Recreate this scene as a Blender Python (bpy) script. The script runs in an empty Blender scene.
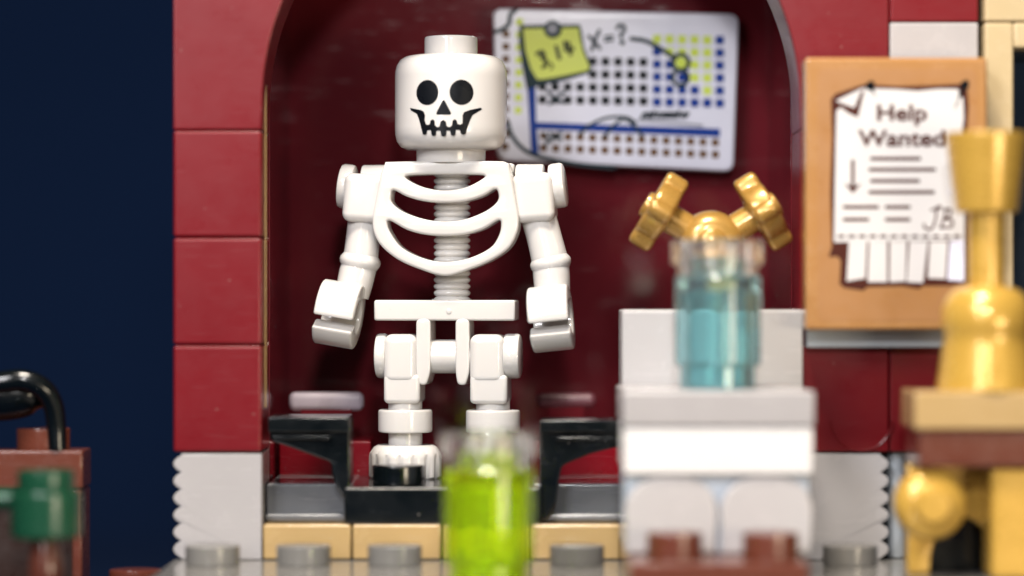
import bpy, bmesh, math, random
from mathutils import Vector, Matrix
random.seed(7)
PI = math.pi
S = 0.001                      # everything below is written in millimetres
ZC = 24.3                      # camera height over the grey plate
DCAM, FPX = 250.0, 2800.0      # camera distance to the front of the pillar, focal length in pixels
sc = bpy.context.scene
COL = sc.collection

def X(px, y): return (px - 512.0) * (DCAM + y) / FPX
def Z(py, y): return (288.0 - py) * (DCAM + y) / FPX + ZC
def W(n, y): return n * (DCAM + y) / FPX

# ------------------------------------------------------------------ materials
def lin(r, g, b):
    f = lambda c: ((c / 255 + 0.055) / 1.055) ** 2.4 if c > 10 else c / 255 / 12.92
    return (f(r), f(g), f(b), 1)

def plastic(name, col, rough=0.2, spec=0.5, scratch=0.25, bump=0.04, metal=0.0, sss=0.0, coat=0.0, tint=0.04, smudge=1.0, dust=0.35):
    m = bpy.data.materials.new(name); m.use_nodes = True
    nt = m.node_tree; N = nt.nodes; L = nt.links
    b = N['Principled BSDF']
    b.inputs['Specular IOR Level'].default_value = spec
    b.inputs['Metallic'].default_value = metal
    b.inputs['Coat Weight'].default_value = coat
    b.inputs['Coat Roughness'].default_value = 0.08
    if sss:
        b.inputs['Subsurface Weight'].default_value = sss
        b.inputs['Subsurface Radius'].default_value = (0.0012, 0.0009, 0.0006)
        b.inputs['Subsurface Scale'].default_value = 1.0
    tc = N.new('ShaderNodeTexCoord')
    # broad, faint colour variation of the moulded plastic
    n0 = N.new('ShaderNodeTexNoise'); n0.inputs['Scale'].default_value = 130; n0.inputs['Detail'].default_value = 3
    L.new(tc.outputs['Object'], n0.inputs['Vector'])
    mr = N.new('ShaderNodeMapRange'); mr.inputs[1].default_value = 0.3; mr.inputs[2].default_value = 0.7
    mr.inputs[3].default_value = 1 - tint; mr.inputs[4].default_value = 1 + tint
    L.new(n0.outputs['Fac'], mr.inputs[0])
    mx = N.new('ShaderNodeVectorMath'); mx.operation = 'SCALE'; mx.inputs[0].default_value = col[:3]
    L.new(mr.outputs[0], mx.inputs['Scale'])
    # scattered specks of dust lying on the plastic
    vo = N.new('ShaderNodeTexVoronoi'); vo.inputs['Scale'].default_value = 900; L.new(tc.outputs['Object'], vo.inputs['Vector'])
    d1 = N.new('ShaderNodeMapRange'); d1.inputs[1].default_value = 0.05; d1.inputs[2].default_value = 0.11; d1.inputs[3].default_value = 1; d1.inputs[4].default_value = 0
    L.new(vo.outputs['Distance'], d1.inputs[0])
    sx = N.new('ShaderNodeSeparateColor'); L.new(vo.outputs['Color'], sx.inputs[0])
    d2 = N.new('ShaderNodeMath'); d2.operation = 'GREATER_THAN'; d2.inputs[1].default_value = 0.86; L.new(sx.outputs[0], d2.inputs[0])
    d3 = N.new('ShaderNodeMath'); d3.operation = 'MULTIPLY'; L.new(d1.outputs[0], d3.inputs[0]); L.new(d2.outputs[0], d3.inputs[1])
    d4 = N.new('ShaderNodeMath'); d4.operation = 'MULTIPLY'; d4.inputs[1].default_value = dust; L.new(d3.outputs[0], d4.inputs[0])
    dm = N.new('ShaderNodeMix'); dm.data_type = 'RGBA'; dm.inputs[7].default_value = (0.42, 0.38, 0.34, 1)
    L.new(d4.outputs[0], dm.inputs[0]); L.new(mx.outputs[0], dm.inputs[6]); L.new(dm.outputs[2], b.inputs['Base Color'])
    # handling wear: smudges and fine scratches change the gloss
    n1 = N.new('ShaderNodeTexNoise'); n1.inputs['Scale'].default_value = 420; n1.inputs['Detail'].default_value = 6; n1.inputs['Roughness'].default_value = 0.65
    L.new(tc.outputs['Object'], n1.inputs['Vector'])
    mp = N.new('ShaderNodeMapping'); mp.inputs['Rotation'].default_value = (0.5, 0.85, 0.6); mp.inputs['Scale'].default_value = (260, 4200, 4200)
    L.new(tc.outputs['Object'], mp.inputs['Vector'])
    n2 = N.new('ShaderNodeTexNoise'); n2.inputs['Scale'].default_value = 1.0; n2.inputs['Detail'].default_value = 2
    L.new(mp.outputs[0], n2.inputs['Vector'])
    cr = N.new('ShaderNodeMapRange'); cr.inputs[1].default_value = 0.62; cr.inputs[2].default_value = 0.78; cr.inputs[3].default_value = 0; cr.inputs[4].default_value = scratch
    L.new(n2.outputs['Fac'], cr.inputs[0])
    r1 = N.new('ShaderNodeMapRange'); r1.inputs[1].default_value = 0.35; r1.inputs[2].default_value = 0.7
    r1.inputs[3].default_value = rough * (1 - 0.25 * smudge); r1.inputs[4].default_value = rough * (1 + 0.45 * smudge)
    L.new(n1.outputs['Fac'], r1.inputs[0])
    ad = N.new('ShaderNodeMath'); ad.operation = 'ADD'; ad.use_clamp = True
    L.new(r1.outputs[0], ad.inputs[0]); L.new(cr.outputs[0], ad.inputs[1]); L.new(ad.outputs[0], b.inputs['Roughness'])
    bp = N.new('ShaderNodeBump'); bp.inputs['Strength'].default_value = bump; bp.inputs['Distance'].default_value = 0.0002
    sb = N.new('ShaderNodeMath'); sb.operation = 'SUBTRACT'
    L.new(n1.outputs['Fac'], sb.inputs[0]); L.new(cr.outputs[0], sb.inputs[1]); L.new(sb.outputs[0], bp.inputs['Height'])
    L.new(bp.outputs[0], b.inputs['Normal'])
    return m

def clear(name, col, rough=0.03, ior=1.5, trans=1.0):
    m = bpy.data.materials.new(name); m.use_nodes = True
    nt = m.node_tree; N = nt.nodes; L = nt.links
    b = N['Principled BSDF']
    b.inputs['Transmission Weight'].default_value = trans; b.inputs['IOR'].default_value = ior
    b.inputs['Base Color'].default_value = col
    tc = N.new('ShaderNodeTexCoord'); n = N.new('ShaderNodeTexNoise'); n.inputs['Scale'].default_value = 350
    L.new(tc.outputs['Object'], n.inputs['Vector'])
    mr = N.new('ShaderNodeMapRange'); mr.inputs[3].default_value = rough * .6; mr.inputs[4].default_value = rough * 1.6
    L.new(n.outputs['Fac'], mr.inputs[0]); L.new(mr.outputs[0], b.inputs['Roughness'])
    return m

def ink(name, col, rough=0.45):
    return plastic(name, col, rough=rough, spec=0.12, scratch=0.05, bump=0.0, tint=0.03, dust=0)

M = dict(
    bone=plastic('bone_white_plastic', (0.56, 0.545, 0.53, 1), rough=0.12, sss=0.1, scratch=0.12, bump=0.03, tint=0.015),
    red=plastic('dark_red_plastic', (0.140, 0.0048, 0.0088, 1), rough=0.3, spec=0.28, coat=0.25, scratch=0.3, bump=0.06, tint=0.05, smudge=0.35, dust=0.2),
    wallred=plastic('deep_red_panel', (0.125, 0.012, 0.018, 1), rough=0.075, scratch=0.2, bump=0.04, smudge=0.4),
    lilac=plastic('lilac_reflection_colour', (0.42, 0.37, 0.43, 1), rough=0.3), mauve=plastic('mauve_reflection_colour', (0.16, 0.06, 0.075, 1), rough=0.35),  # colours of the reflections built as bars in the alcove
    redb=plastic('bright_red_plastic', (0.20, 0.005, 0.012, 1), rough=0.2),
    white=plastic('white_plastic', (0.68, 0.665, 0.66, 1), rough=0.22, tint=0.02),
    offwhite=plastic('off_white_plastic', (0.43, 0.415, 0.42, 1), rough=0.22, tint=0.02),
    lgrey=plastic('light_grey_plastic', (0.36, 0.345, 0.35, 1), rough=0.22, tint=0.03),
    lblue=plastic('pale_blue_grey_plastic', (0.50, 0.56, 0.64, 1), rough=0.2, tint=0.03),
    bley=plastic('bluish_grey_plastic', (0.40, 0.44, 0.48, 1), rough=0.2, tint=0.03),
    dgrey=plastic('grey_plastic', (0.17, 0.165, 0.155, 1), rough=0.14, tint=0.05),
    fgrey=plastic('floor_grey_plastic', (0.105, 0.11, 0.12, 1), rough=0.2, coat=0.5, tint=0.05),
    black=plastic('black_plastic', (0.002, 0.0035, 0.0042, 1), rough=0.2, spec=0.35, coat=0.5, scratch=0.15),
    tan=plastic('tan_plastic', (0.42, 0.285, 0.125, 1), rough=0.2, coat=0.5, scratch=0.3),
    tanp=plastic('pale_tan_plastic', (0.47, 0.37, 0.215, 1), rough=0.25, scratch=0.15),
    shadebrown=plastic('shaded_brown_plastic', (0.035, 0.016, 0.011, 1), rough=0.3),  # darkened brown, carries the shade inside the crate
    brown=plastic('reddish_brown_plastic', (0.115, 0.031, 0.018, 1), rough=0.22, coat=0.5),
    nougat=plastic('orange_brown_plastic', (0.355, 0.178, 0.062, 1), rough=0.24, coat=0.5, scratch=0.15),
    sticker=plastic('orange_brown_sticker', (0.315, 0.15, 0.05, 1), rough=0.35, scratch=0.1),
    green=plastic('dark_green_plastic', (0.008, 0.055, 0.028, 1), rough=0.22),
    gold=plastic('pearl_gold_plastic', (0.40, 0.225, 0.05, 1), rough=0.28, metal=0.35, scratch=0.12, bump=0.03, coat=0.5),
    goldm=plastic('warm_gold_plastic', (0.54, 0.325, 0.058, 1), rough=0.26, metal=0.24, scratch=0.08, bump=0.02, coat=0.35),
    pane=plastic('dark_window_pane', (0.012, 0.02, 0.035, 1), rough=0.08, scratch=0.05),
    tblue=clear('clear_light_blue', (0.43, 0.73, 0.78, 1), trans=0.9),
    tgreen=clear('clear_bright_green', (0.70, 0.95, 0.02, 1), trans=0.84),
    tclear=clear('clear_colourless', (0.96, 0.95, 0.94, 1), trans=0.96),
    i_black=plastic('black_print', (0.004, 0.005, 0.007, 1), rough=0.28, spec=0.12, scratch=0.05, bump=0, dust=0),
    i_teal=ink('dark_teal_print', (0.012, 0.028, 0.036, 1)),
    i_brown=ink('dark_brown_print', (0.055, 0.013, 0.008, 1)),
    i_blue=ink('blue_print', (0.006, 0.036, 0.24, 1)),
    i_lime=ink('lime_print', (0.58, 0.70, 0.10, 1)),
    i_choc=ink('chocolate_print', (0.125, 0.062, 0.025, 1)),
    i_white=ink('white_print', (0.56, 0.55, 0.555, 1)),
    i_lilac=ink('lilac_print', (0.62, 0.63, 0.76, 1)),
    i_grey=ink('grey_print', (0.30, 0.31, 0.36, 1)),
    board=plastic('glossy_white_tile', (0.66, 0.67, 0.77, 1), rough=0.2, tint=0.02),
    note=ink('yellow_green_print', (0.60, 0.68, 0.15, 1)),
)

def backdrop_material():
    m = bpy.data.materials.new('navy_card'); m.use_nodes = True
    N = m.node_tree.nodes; L = m.node_tree.links; b = N['Principled BSDF']
    tc = N.new('ShaderNodeTexCoord'); n = N.new('ShaderNodeTexNoise'); n.inputs['Scale'].default_value = 900; n.inputs['Detail'].default_value = 5
    L.new(tc.outputs['Object'], n.inputs['Vector'])
    r = N.new('ShaderNodeValToRGB'); r.color_ramp.elements[0].color = (0.0016, 0.0080, 0.0305, 1); r.color_ramp.elements[1].color = (0.0021, 0.0096, 0.0355, 1)
    L.new(n.outputs['Fac'], r.inputs[0]); L.new(r.outputs[0], b.inputs['Base Color'])
    b.inputs['Roughness'].default_value = 0.9; b.inputs['Specular IOR Level'].default_value = 0.1
    return m
M['navy'] = backdrop_material()

# ------------------------------------------------------------------ scene graph helpers
def thing(name, label, cat, loc, rotz=0, group=None):
    o = bpy.data.objects.new(name, None); COL.objects.link(o)
    o.empty_display_size = 0.003
    o.location = Vector(loc) * S; o.rotation_euler = (0, 0, rotz)
    o['label'] = label; o['category'] = cat; o['org'] = [float(v) for v in loc]
    if group: o['group'] = group
    return o

def part(name, bm, mat, parent=None, label=None, smooth=38, org=None):
    """one mesh object from a bmesh written in millimetres of the world; PARENT is a thing or a part of it"""
    if org is None: org = Vector(parent['org']) if parent else Vector((0, 0, 0))
    bmesh.ops.recalc_face_normals(bm, faces=bm.faces)
    me = bpy.data.meshes.new(name)
    for v in bm.verts: v.co = (v.co - org) * S
    bm.to_mesh(me); bm.free()
    me.materials.append(M[mat] if isinstance(mat, str) else mat)
    if smooth:
        me.polygons.foreach_set('use_smooth', [True] * len(me.polygons))
        me.set_sharp_from_angle(angle=math.radians(smooth))
    o = bpy.data.objects.new(name, me); COL.objects.link(o)
    if smooth:
        w = o.modifiers.new('weighted_normal', 'WEIGHTED_NORMAL'); w.keep_sharp = True
    if parent: o.parent = parent; o['org'] = list(org)
    else: o.location = org * S
    if label: o['label'] = label
    return o

def single(name, bm, mat, label, cat, org, group=None, smooth=38):
    o = part(name, bm, mat, None, label, smooth, Vector(org))
    o['category'] = cat
    if group: o['group'] = group
    return o

def dup(o, dloc, parent=None, label=None):
    c = o.copy(); COL.objects.link(c)
    if parent: c.parent = parent
    else: c.location = o.location + Vector(dloc) * S
    if label: c['label'] = label
    for ch in [x for x in o.children]: dup(ch, (0, 0, 0), c)
    return c

# ------------------------------------------------------------------ shapes (mm)
def NB(): return bmesh.new()

def join(bm, src, mat=None):
    if mat is not None: bmesh.ops.transform(src, matrix=mat, verts=src.verts)
    me = bpy.data.meshes.new('tmp'); src.to_mesh(me); src.free(); bm.from_mesh(me); bpy.data.meshes.remove(me)
    return bm

def box(x0, x1, y0, y1, z0, z1, bev=0.16, seg=3, bm=None, mat=None):
    b = bmesh.new(); bmesh.ops.create_cube(b, size=1)
    for v in b.verts: v.co = Vector(((x0 + x1) / 2 + v.co.x * (x1 - x0), (y0 + y1) / 2 + v.co.y * (y1 - y0), (z0 + z1) / 2 + v.co.z * (z1 - z0)))
    if bev: bmesh.ops.bevel(b, geom=b.edges[:], offset=bev, segments=seg, profile=0.5, affect='EDGES', clamp_overlap=True)
    if mat is not None: bmesh.ops.transform(b, matrix=mat, verts=b.verts)
    return join(bm, b) if bm is not None else b

def lathe(prof, seg=56, mat=None, bm=None, mod=None):
    """revolve (r, z) round the z axis"""
    b = bmesh.new(); rings = []
    for r, z in prof:
        if r < 1e-6: rings.append([b.verts.new((0, 0, z))])
        else: rings.append([b.verts.new(((r * (mod(2 * PI * i / seg, r, z) if mod else 1)) * math.cos(2 * PI * i / seg), (r * (mod(2 * PI * i / seg, r, z) if mod else 1)) * math.sin(2 * PI * i / seg), z)) for i in range(seg)])
    for a, c in zip(rings, rings[1:]):
        for i in range(seg):
            j = (i + 1) % seg
            if len(a) == 1 and len(c) == 1: continue
            if len(a) == 1: b.faces.new((a[0], c[i], c[j]))
            elif len(c) == 1: b.faces.new((a[i], c[0], a[j]))
            else: b.faces.new((a[i], c[i], c[j], a[j]))
    if mat is not None: bmesh.ops.transform(b, matrix=mat, verts=b.verts)
    return join(bm, b) if bm is not None else b

def cylprof(r, z0, z1, bev=0.15):
    k = 0.29 * bev
    return [(0, z0), (r - bev, z0), (r - k, z0 + k), (r, z0 + bev), (r, z1 - bev), (r - k, z1 - k), (r - bev, z1), (0, z1)]

def frame(origin, zdir, xhint=(1, 0, 0)):
    z = Vector(zdir).normalized(); x = Vector(xhint); x = (x - z * x.dot(z))
    if x.length < 1e-4: x = Vector((0, 1, 0)); x = x - z * x.dot(z)
    x.normalize(); y = z.cross(x)
    m = Matrix((x, y, z)).transposed().to_4x4(); m.translation = Vector(origin); return m

def cyl(c, d, r, h, bev=0.15, seg=48, bm=None):
    """cylinder from C along D for H"""
    return lathe(cylprof(r, 0, h, bev), seg, frame(c, d), bm)

def catmull(pts, n=6, closed=False):
    P = [Vector(p) for p in pts]; out = []; m = len(P)
    rng = range(m) if closed else range(m - 1)
    for i in rng:
        p1, p2 = P[i], P[(i + 1) % m]
        p0 = P[(i - 1) % m] if closed or i > 0 else p1 * 2 - p2
        p3 = P[(i + 2) % m] if closed or i + 2 < m else p2 * 2 - p1
        for k in range(n):
            t = k / n
            out.append(0.5 * ((2 * p1) + (p2 - p0) * t + (2 * p0 - 5 * p1 + 4 * p2 - p3) * t * t + (3 * p1 - p0 - 3 * p2 + p3) * t ** 3))
    if not closed: out.append(P[-1])
    return out

def roundpoly(pts, r, n=5):
    """polygon with rounded corners"""
    out = []; m = len(pts)
    for i in range(m):
        p, a, c = Vector(pts[i]), Vector(pts[i - 1]), Vector(pts[(i + 1) % m])
        da, dc = (a - p), (c - p); ri = min(r, da.length * .45, dc.length * .45)
        s, e = p + da.normalized() * ri, p + dc.normalized() * ri
        for k in range(n + 1):
            t = k / n; out.append((1 - t) ** 2 * s + 2 * t * (1 - t) * p + t * t * e)
    return out

def fill(outlines, depth, bev=0.0, res=2):
    """filled outlines (holes allowed) in (u, v), thickness DEPTH about w = 0"""
    cu = bpy.data.curves.new('tmp', 'CURVE'); cu.dimensions = '2D'; cu.fill_mode = 'BOTH'
    cu.extrude = max(depth / 2 - bev, 0); cu.bevel_depth = bev; cu.bevel_resolution = res; cu.offset = -bev
    for pts in outlines:
        s = cu.splines.new('POLY'); s.points.add(len(pts) - 1)
        for q, p in zip(s.points, pts): q.co = (p[0], p[1], 0, 1)
        s.use_cyclic_u = True
    o = bpy.data.objects.new('tmp', cu); COL.objects.link(o)
    dg = bpy.context.evaluated_depsgraph_get(); dg.update()
    me = bpy.data.meshes.new_from_object(o.evaluated_get(dg))
    b = bmesh.new(); b.from_mesh(me)
    bpy.data.objects.remove(o); bpy.data.curves.remove(cu); bpy.data.meshes.remove(me)
    bmesh.ops.remove_doubles(b, verts=b.verts, dist=0.0005)
    return b

XZ = Matrix(((1, 0, 0, 0), (0, 0, -1, 0), (0, 1, 0, 0), (0, 0, 0, 1)))     # (u, v, w) -> (x, z) facing the camera
def prism(outlines, y0, y1, bev=0.0, bm=None, res=2):
    """outlines in world (x, z), from y0 (front) to y1 (back)"""
    b = fill(outlines, y1 - y0, bev, res)
    bmesh.ops.transform(b, matrix=Matrix.Translation((0, (y0 + y1) / 2, 0)) @ XZ, verts=b.verts)
    return join(bm, b) if bm is not None else b

def pxs(pts, y): return [(X(p[0], y), Z(p[1], y)) for p in pts]

def tube(pts, radii, seg=20, n=6, bm=None, caps=True):
    P = catmull(pts, n); R = [v.x for v in catmull([(r, 0, 0) for r in radii], n)]
    b = bmesh.new(); rings = []; up = None
    for i, p in enumerate(P):
        t = (P[min(i + 1, len(P) - 1)] - P[max(i - 1, 0)]).normalized()
        if up is None: up = t.orthogonal()
        up = (up - t * up.dot(t)).normalized(); sd = t.cross(up)
        rings.append([b.verts.new(p + (up * math.cos(2 * PI * k / seg) + sd * math.sin(2 * PI * k / seg)) * R[i]) for k in range(seg)])
    for a, c in zip(rings, rings[1:]):
        for k in range(seg): b.faces.new((a[k], a[(k + 1) % seg], c[(k + 1) % seg], c[k]))
    if caps: b.faces.new(rings[0][::-1]); b.faces.new(rings[-1])
    return join(bm, b) if bm is not None else b

# printed ink: thin flat shapes lying on a face at y (each layer a few hundredths of a millimetre proud)
def flat(bm, poly, y):
    vs = [bm.verts.new((p[0], y, p[1])) for p in poly]
    bm.faces.new(vs)

def stroke(bm, pts, w, y, smooth=True, n=5):
    P = [Vector((p[0], p[1], 0)) for p in pts]
    if smooth and len(P) > 2: P = catmull(P, n)
    L, R = [], []
    for i, p in enumerate(P):
        t = (P[min(i + 1, len(P) - 1)] - P[max(i - 1, 0)]).normalized(); nrm = Vector((-t.y, t.x, 0)) * w / 2
        L.append(p + nrm); R.append(p - nrm)
    for i in range(len(P) - 1):
        vs = [bm.verts.new((q.x, y, q.y)) for q in (L[i], L[i + 1], R[i + 1], R[i])]
        bm.faces.new(vs)
    for p in (P[0], P[-1]): disc(bm, p.x, p.y, w / 2, y, 10)
def disc(bm, x, z, r, y, n=20): flat(bm, [(x + r * math.cos(2 * PI * k / n), z + r * math.sin(2 * PI * k / n)) for k in range(n)], y)
def circle(bm, x, z, r, w, y):
    n = 28
    stroke(bm, [(x + r * math.cos(2 * PI * k / n), z + r * math.sin(2 * PI * k / n)) for k in range(n + 1)], w, y, False)

def text(bm, s, x, z, size, y, width=None, shear=0.0, bold=0.0):
    cu = bpy.data.curves.new('tmp', 'FONT'); cu.body = s; cu.size = size; cu.align_x = 'CENTER'; cu.offset = bold; cu.shear = shear
    o = bpy.data.objects.new('tmp', cu); COL.objects.link(o)
    dg = bpy.context.evaluated_depsgraph_get(); dg.update()
    me = bpy.data.meshes.new_from_object(o.evaluated_get(dg))
    b = bmesh.new(); b.from_mesh(me); bpy.data.objects.remove(o); bpy.data.curves.remove(cu); bpy.data.meshes.remove(me)
    xs = [v.co.x for v in b.verts]; k = width / (max(xs) - min(xs)) if width else 1; cx = (max(xs) + min(xs)) / 2
    for v in b.verts: v.co = Vector(((v.co.x - cx) * k + x, y, v.co.y + z))
    join(bm, b)

def stud(x, y, z, r=2.4, h=1.75, bm=None, seg=40): return cyl((x, y, z), (0, 0, 1), r, h, 0.13, seg, bm)

G0 = 0.0                       # the grey plate's top
P1, P2 = 3.2, 6.4
GX = [-30.3 + 8 * k for k in range(13)]

# ------------------------------------------------------------------ setting: backdrop
b = bmesh.new(); prof = [(-400, -14.0)]
for k in range(13):
    a = PI / 2 * k / 12; prof.append((150 + 80 * math.sin(a), -14.0 + 80 * (1 - math.cos(a))))
prof.append((230, 400)); rows = [[b.verts.new((x, y, z)) for y, z in prof] for x in (-420, 420)]
for k in range(len(prof) - 1): b.faces.new((rows[0][k], rows[1][k], rows[1][k + 1], rows[0][k + 1]))
o = part('backdrop', b, 'navy', None, None, 60); o['kind'] = 'structure'

# ------------------------------------------------------------------ grey base plate with its studs
t = thing('base_plate', 'glossy grey base plate whose round studs run along the bottom', 'plate', (6, 10, -3.2))
part('plate', box(GX[0], 66, -40, 44, -3.2, 0, 0.2), 'dgrey', t)
for k in range(9):
    if k in (5, 6): continue
    part('stud', stud(GX[k] + 4, -4, 0), 'dgrey', t)
# what carries the base plate on the table
t = thing('support_block', 'dark grey block underneath the base plate', 'block', (6, 6, -14))
part('body', box(-20, 60, -20, 32, -14, -3.22, 0.2), 'fgrey', t)

# brown stud low down between pillar and crate
t = thing('brown_plate', 'small reddish brown plate with one stud, low between crate and red pillar', 'plate', (-33.9, 3, -14))
part('plate', box(-37.9, -30.6, -1, 7, -14, -2.8, 0.2), 'brown', t)
part('stud', stud(-33.9, 2.4, -2.8), 'brown', t)

# ------------------------------------------------------------------ left red pillar
ZL = [0, 9.6, 19.2, 28.8, 38.4]
def ridged(x0, x1, z0, z1, side, y0=0.0, y1=7.9):
    """brick with a scalloped edge on one side"""
    n, d = 6, 0.72; pitch = (z1 - z0 - 0.3) / n
    edge = []
    for i in range(n):
        for k in range(8):
            t = k / 8; edge.append((1 - abs(math.sin(PI * t)) ** 0.8, z0 + 0.15 + pitch * (i + t)))
    edge.append((1.0, z1 - 0.15))
    if side < 0:
        pts = [(x1, z0), (x1, z1), (x0 + d, z1)] + [(x0 + d * e, z) for e, z in reversed(edge)] + [(x0 + d, z0)]
    else:
        pts = [(x0, z1), (x0, z0), (x1 - d, z0)] + [(x1 - d * e, z) for e, z in edge] + [(x1 - d, z1)]
    return prism([pts], y0, y1, 0.1, res=1)

t = thing('red_pillar', 'dark red pillar of stacked bricks on a white ridged brick, beside navy background', 'pillar', (GX[0] + 4, 4, 0))
part('ridged_brick', ridged(GX[0] + 0.05, GX[1] - 0.05, 0.05, 9.5, -1), 'lgrey', t, 'white brick with scalloped outer edge')
for z in (9.6, 19.2, 28.8):
    part('brick', box(GX[0] + 0.05, GX[1] - 0.05, 0, 7.9, z + 0.04, z + 9.56, 0.28), 'red', t)

# arch spanning the alcove
cx, R, zc = 1.7, 24.0, 16.4 + ZC
arc = [(cx + R * math.cos(a), zc + R * math.sin(a)) for a in [PI * k / 64 for k in range(65)]]
pts = [(GX[8] - 0.05, 38.44), (GX[8] - 0.05, 67.2), (GX[0] + 0.05, 67.2), (GX[0] + 0.05, 38.44), (GX[1] - 0.05, 38.44)] + [(max(p[0], GX[1] - 0.05), p[1]) for p in reversed(arc)] + [(GX[7] + 0.05, 38.44)]
single('brick_arch', prism([pts], 0, 7.9, 0.18, res=2), 'red', 'wide dark red arch curving over the skeleton in the alcove', 'arch', (cx, 4, 38.4))

# ------------------------------------------------------------------ alcove lining
t = thing('alcove', 'deep red glossy alcove lining behind the skeleton', 'alcove', (cx, 32, 0))
part('back_wall', box(-23.5, 27, 32, 34.5, 0.02, 67, 0.1), 'wallred', t)
part('side_wall', box(-30.2, GX[1] - 0.12, 9.3, 31.9, 0.02, 66.9, 0.25), 'wallred', t)
part('side_wall', box(GX[7] + 0.12, 33.6, 9.3, 31.9, 0.02, 66.9, 0.25), 'wallred', t)
part('ceiling', box(-22.3, 25.6, 8.2, 31.9, 65.2, 66.9, 0.1), 'wallred', t)
part('floor', box(-22.3, 25.6, 8.1, 31.9, 0.02, 2.6, 0.1), 'wallred', t)
# thin tan strip stands in for a reflection on the pillar's inner face
single('reflection_strip', box(GX[1] - 0.02, GX[1] + 0.09, 3.0, 3.3, 13.5, 43.0, 0.03), 'tan', 'hair thin tan strip put in for a reflection along the red pillar', 'strip', (GX[1], 3, 13.5))
for nm, mt, lb, p0, p1, q0, q1, yy in (('lilac_reflection', 'lilac', 'short pale lilac reflection built as a bar low in the alcove beside the pillar', 289, 364, 411, 392, 20), ('mauve_reflection', 'mauve', 'dim mauve reflection built as a bar low in the alcove, right of the skeleton legs', 536, 596, 408, 393, 24)):  # bars and their feet added in place of reflections in the glossy wall
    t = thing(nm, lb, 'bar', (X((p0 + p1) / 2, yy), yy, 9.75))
    part('reflection_bar', box(X(p0, yy), X(p1, yy), yy - .5, yy + .9, Z(q0, yy), Z(q1, yy), 0.6), mt, t)
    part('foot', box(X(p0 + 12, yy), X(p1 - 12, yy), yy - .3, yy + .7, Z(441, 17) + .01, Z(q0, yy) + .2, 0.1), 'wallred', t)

# ------------------------------------------------------------------ right hand wall
t = thing('brick_wall', 'dark red and white brick wall behind the help wanted board', 'wall', (37.7, 4, 0))
part('ridged_brick', ridged(GX[7] + 0.05, GX[8] - 0.05, 0.05, 9.5, 1), 'offwhite', t, 'off white brick with a scalloped right edge')
bmx = box(GX[7] + 0.05, GX[8] - 0.05, 0, 7.9, 9.64, 19.16, 0.2)
part('brick', bmx, 'red', t)
part('brick', box(GX[7] + 0.05, GX[8] - 0.05, 0, 7.9, 19.24, 38.4, 0.2), 'red', t)
part('brick', box(GX[8] + 0.05, GX[9] - 0.05, 0.4, 7.9, 9.64, 38.3, 0.2), 'red', t)
part('brick', box(GX[8] + 0.05, GX[9] - 0.05, 0, 7.9, 38.44, 48.0, 0.2), 'lgrey', t, 'light grey brick')
part('brick', box(GX[8] + 0.05, GX[9] - 0.05, 0, 7.9, 48.06, 57.6, 0.2), 'red', t)
bm = box(GX[8] + 0.1, GX[9] - 0.1, 2.5, 7.9, 0.05, 9.55, 0.2)
for k in range(3): lathe(cylprof(0.72, 0.05, 9.55, 0.1), 24, Matrix.Translation((GX[8] + 0.9 + k * 1.75, 2.1, 0)), bm)
part('grooved_brick', bm, 'bley', t, 'pale bluish grey brick with vertical rounded ribs')
part('bracket', box(X(806, -0.8), 41.2, -1.6, -0.06, Z(347.5, -1.6), 37.0, 0.15), 'bley', t, 'thin bluish grey bracket plate')
# thin raised half ring on the brick under the board
ring = [(X(861, 0) + 2.75 * math.cos(a), -0.03, Z(420, 0) + 2.75 * math.sin(a)) for a in [PI + PI * k / 20 for k in range(21)]]
part('half_ring', tube(ring, [0.09] * 21, 8, 1), 'red', t)

# tan window at the right border
t = thing('tan_window', 'pale tan window frame with dark pane beside the brick wall', 'window', (50, 3, 8))
x0 = X(985, -1)
bm = box(x0, x0 + 2.55, -1, 6.9, 8, 47.9, 0.25); box(x0 + 2.55, 62, -1, 6.9, Z(48, -1), 47.9, 0.25, bm=bm); box(x0 + 2.55, 62, -1, 6.9, 8, 11, 0.25, bm=bm)
part('frame', bm, 'tanp', t)
part('pane', box(x0 + 2.4, 62, 3.2, 4.2, 10.8, Z(48, -1) + .2, 0.05), 'pane', t)
single('tan_brick', box(x0, 62, -1, 6.9, 48.0, 57.5, 0.22), 'tanp', 'pale tan brick sitting on top of the window frame', 'brick', (x0 + 8, 3, 48))

# ------------------------------------------------------------------ notice board
yb = -4.9
t = thing('notice_board', 'orange brown board with a torn help wanted notice on it', 'notice board', (X(897, yb), -3.2, Z(330, yb)))
rect = [(X(805.5, yb), Z(330, yb)), (X(987.5, yb), Z(330, yb)), (X(987.5, yb), Z(57.5, yb)), (X(805.5, yb), Z(57.5, yb))]
part('board', prism([roundpoly(rect, 0.35)], yb, -1.66, 0.3, res=3), 'nougat', t)
ys = yb - 0.035
part('sticker', prism([roundpoly(pxs([(818, 321), (976, 321), (976, 69), (818, 69)], ys), 0.5)], ys, yb + 0.01), 'sticker', t)
def nb(pts, y): return [(X(820 + p[0] / 2.56, y), Z(75 + p[1] / 2.56, y)) for p in pts]
y1 = ys - 0.02
bm = NB(); flat(bm, nb([(28, 62), (40, 48), (112, 24), (200, 29), (300, 26), (376, 22), (381, 80), (376, 150), (381, 260), (377, 400), (381, 534), (330, 540), (262, 540), (255, 548), (210, 540), (120, 543), (112, 552), (62, 545), (50, 535), (53, 475), (44, 464), (22, 466), (30, 440), (26, 300), (31, 160)], y1), y1)
part('paper_backing_print', bm, 'i_brown', t, smooth=0)  # dark brown backing printed around the torn paper
y2 = y1 - 0.02
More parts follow.
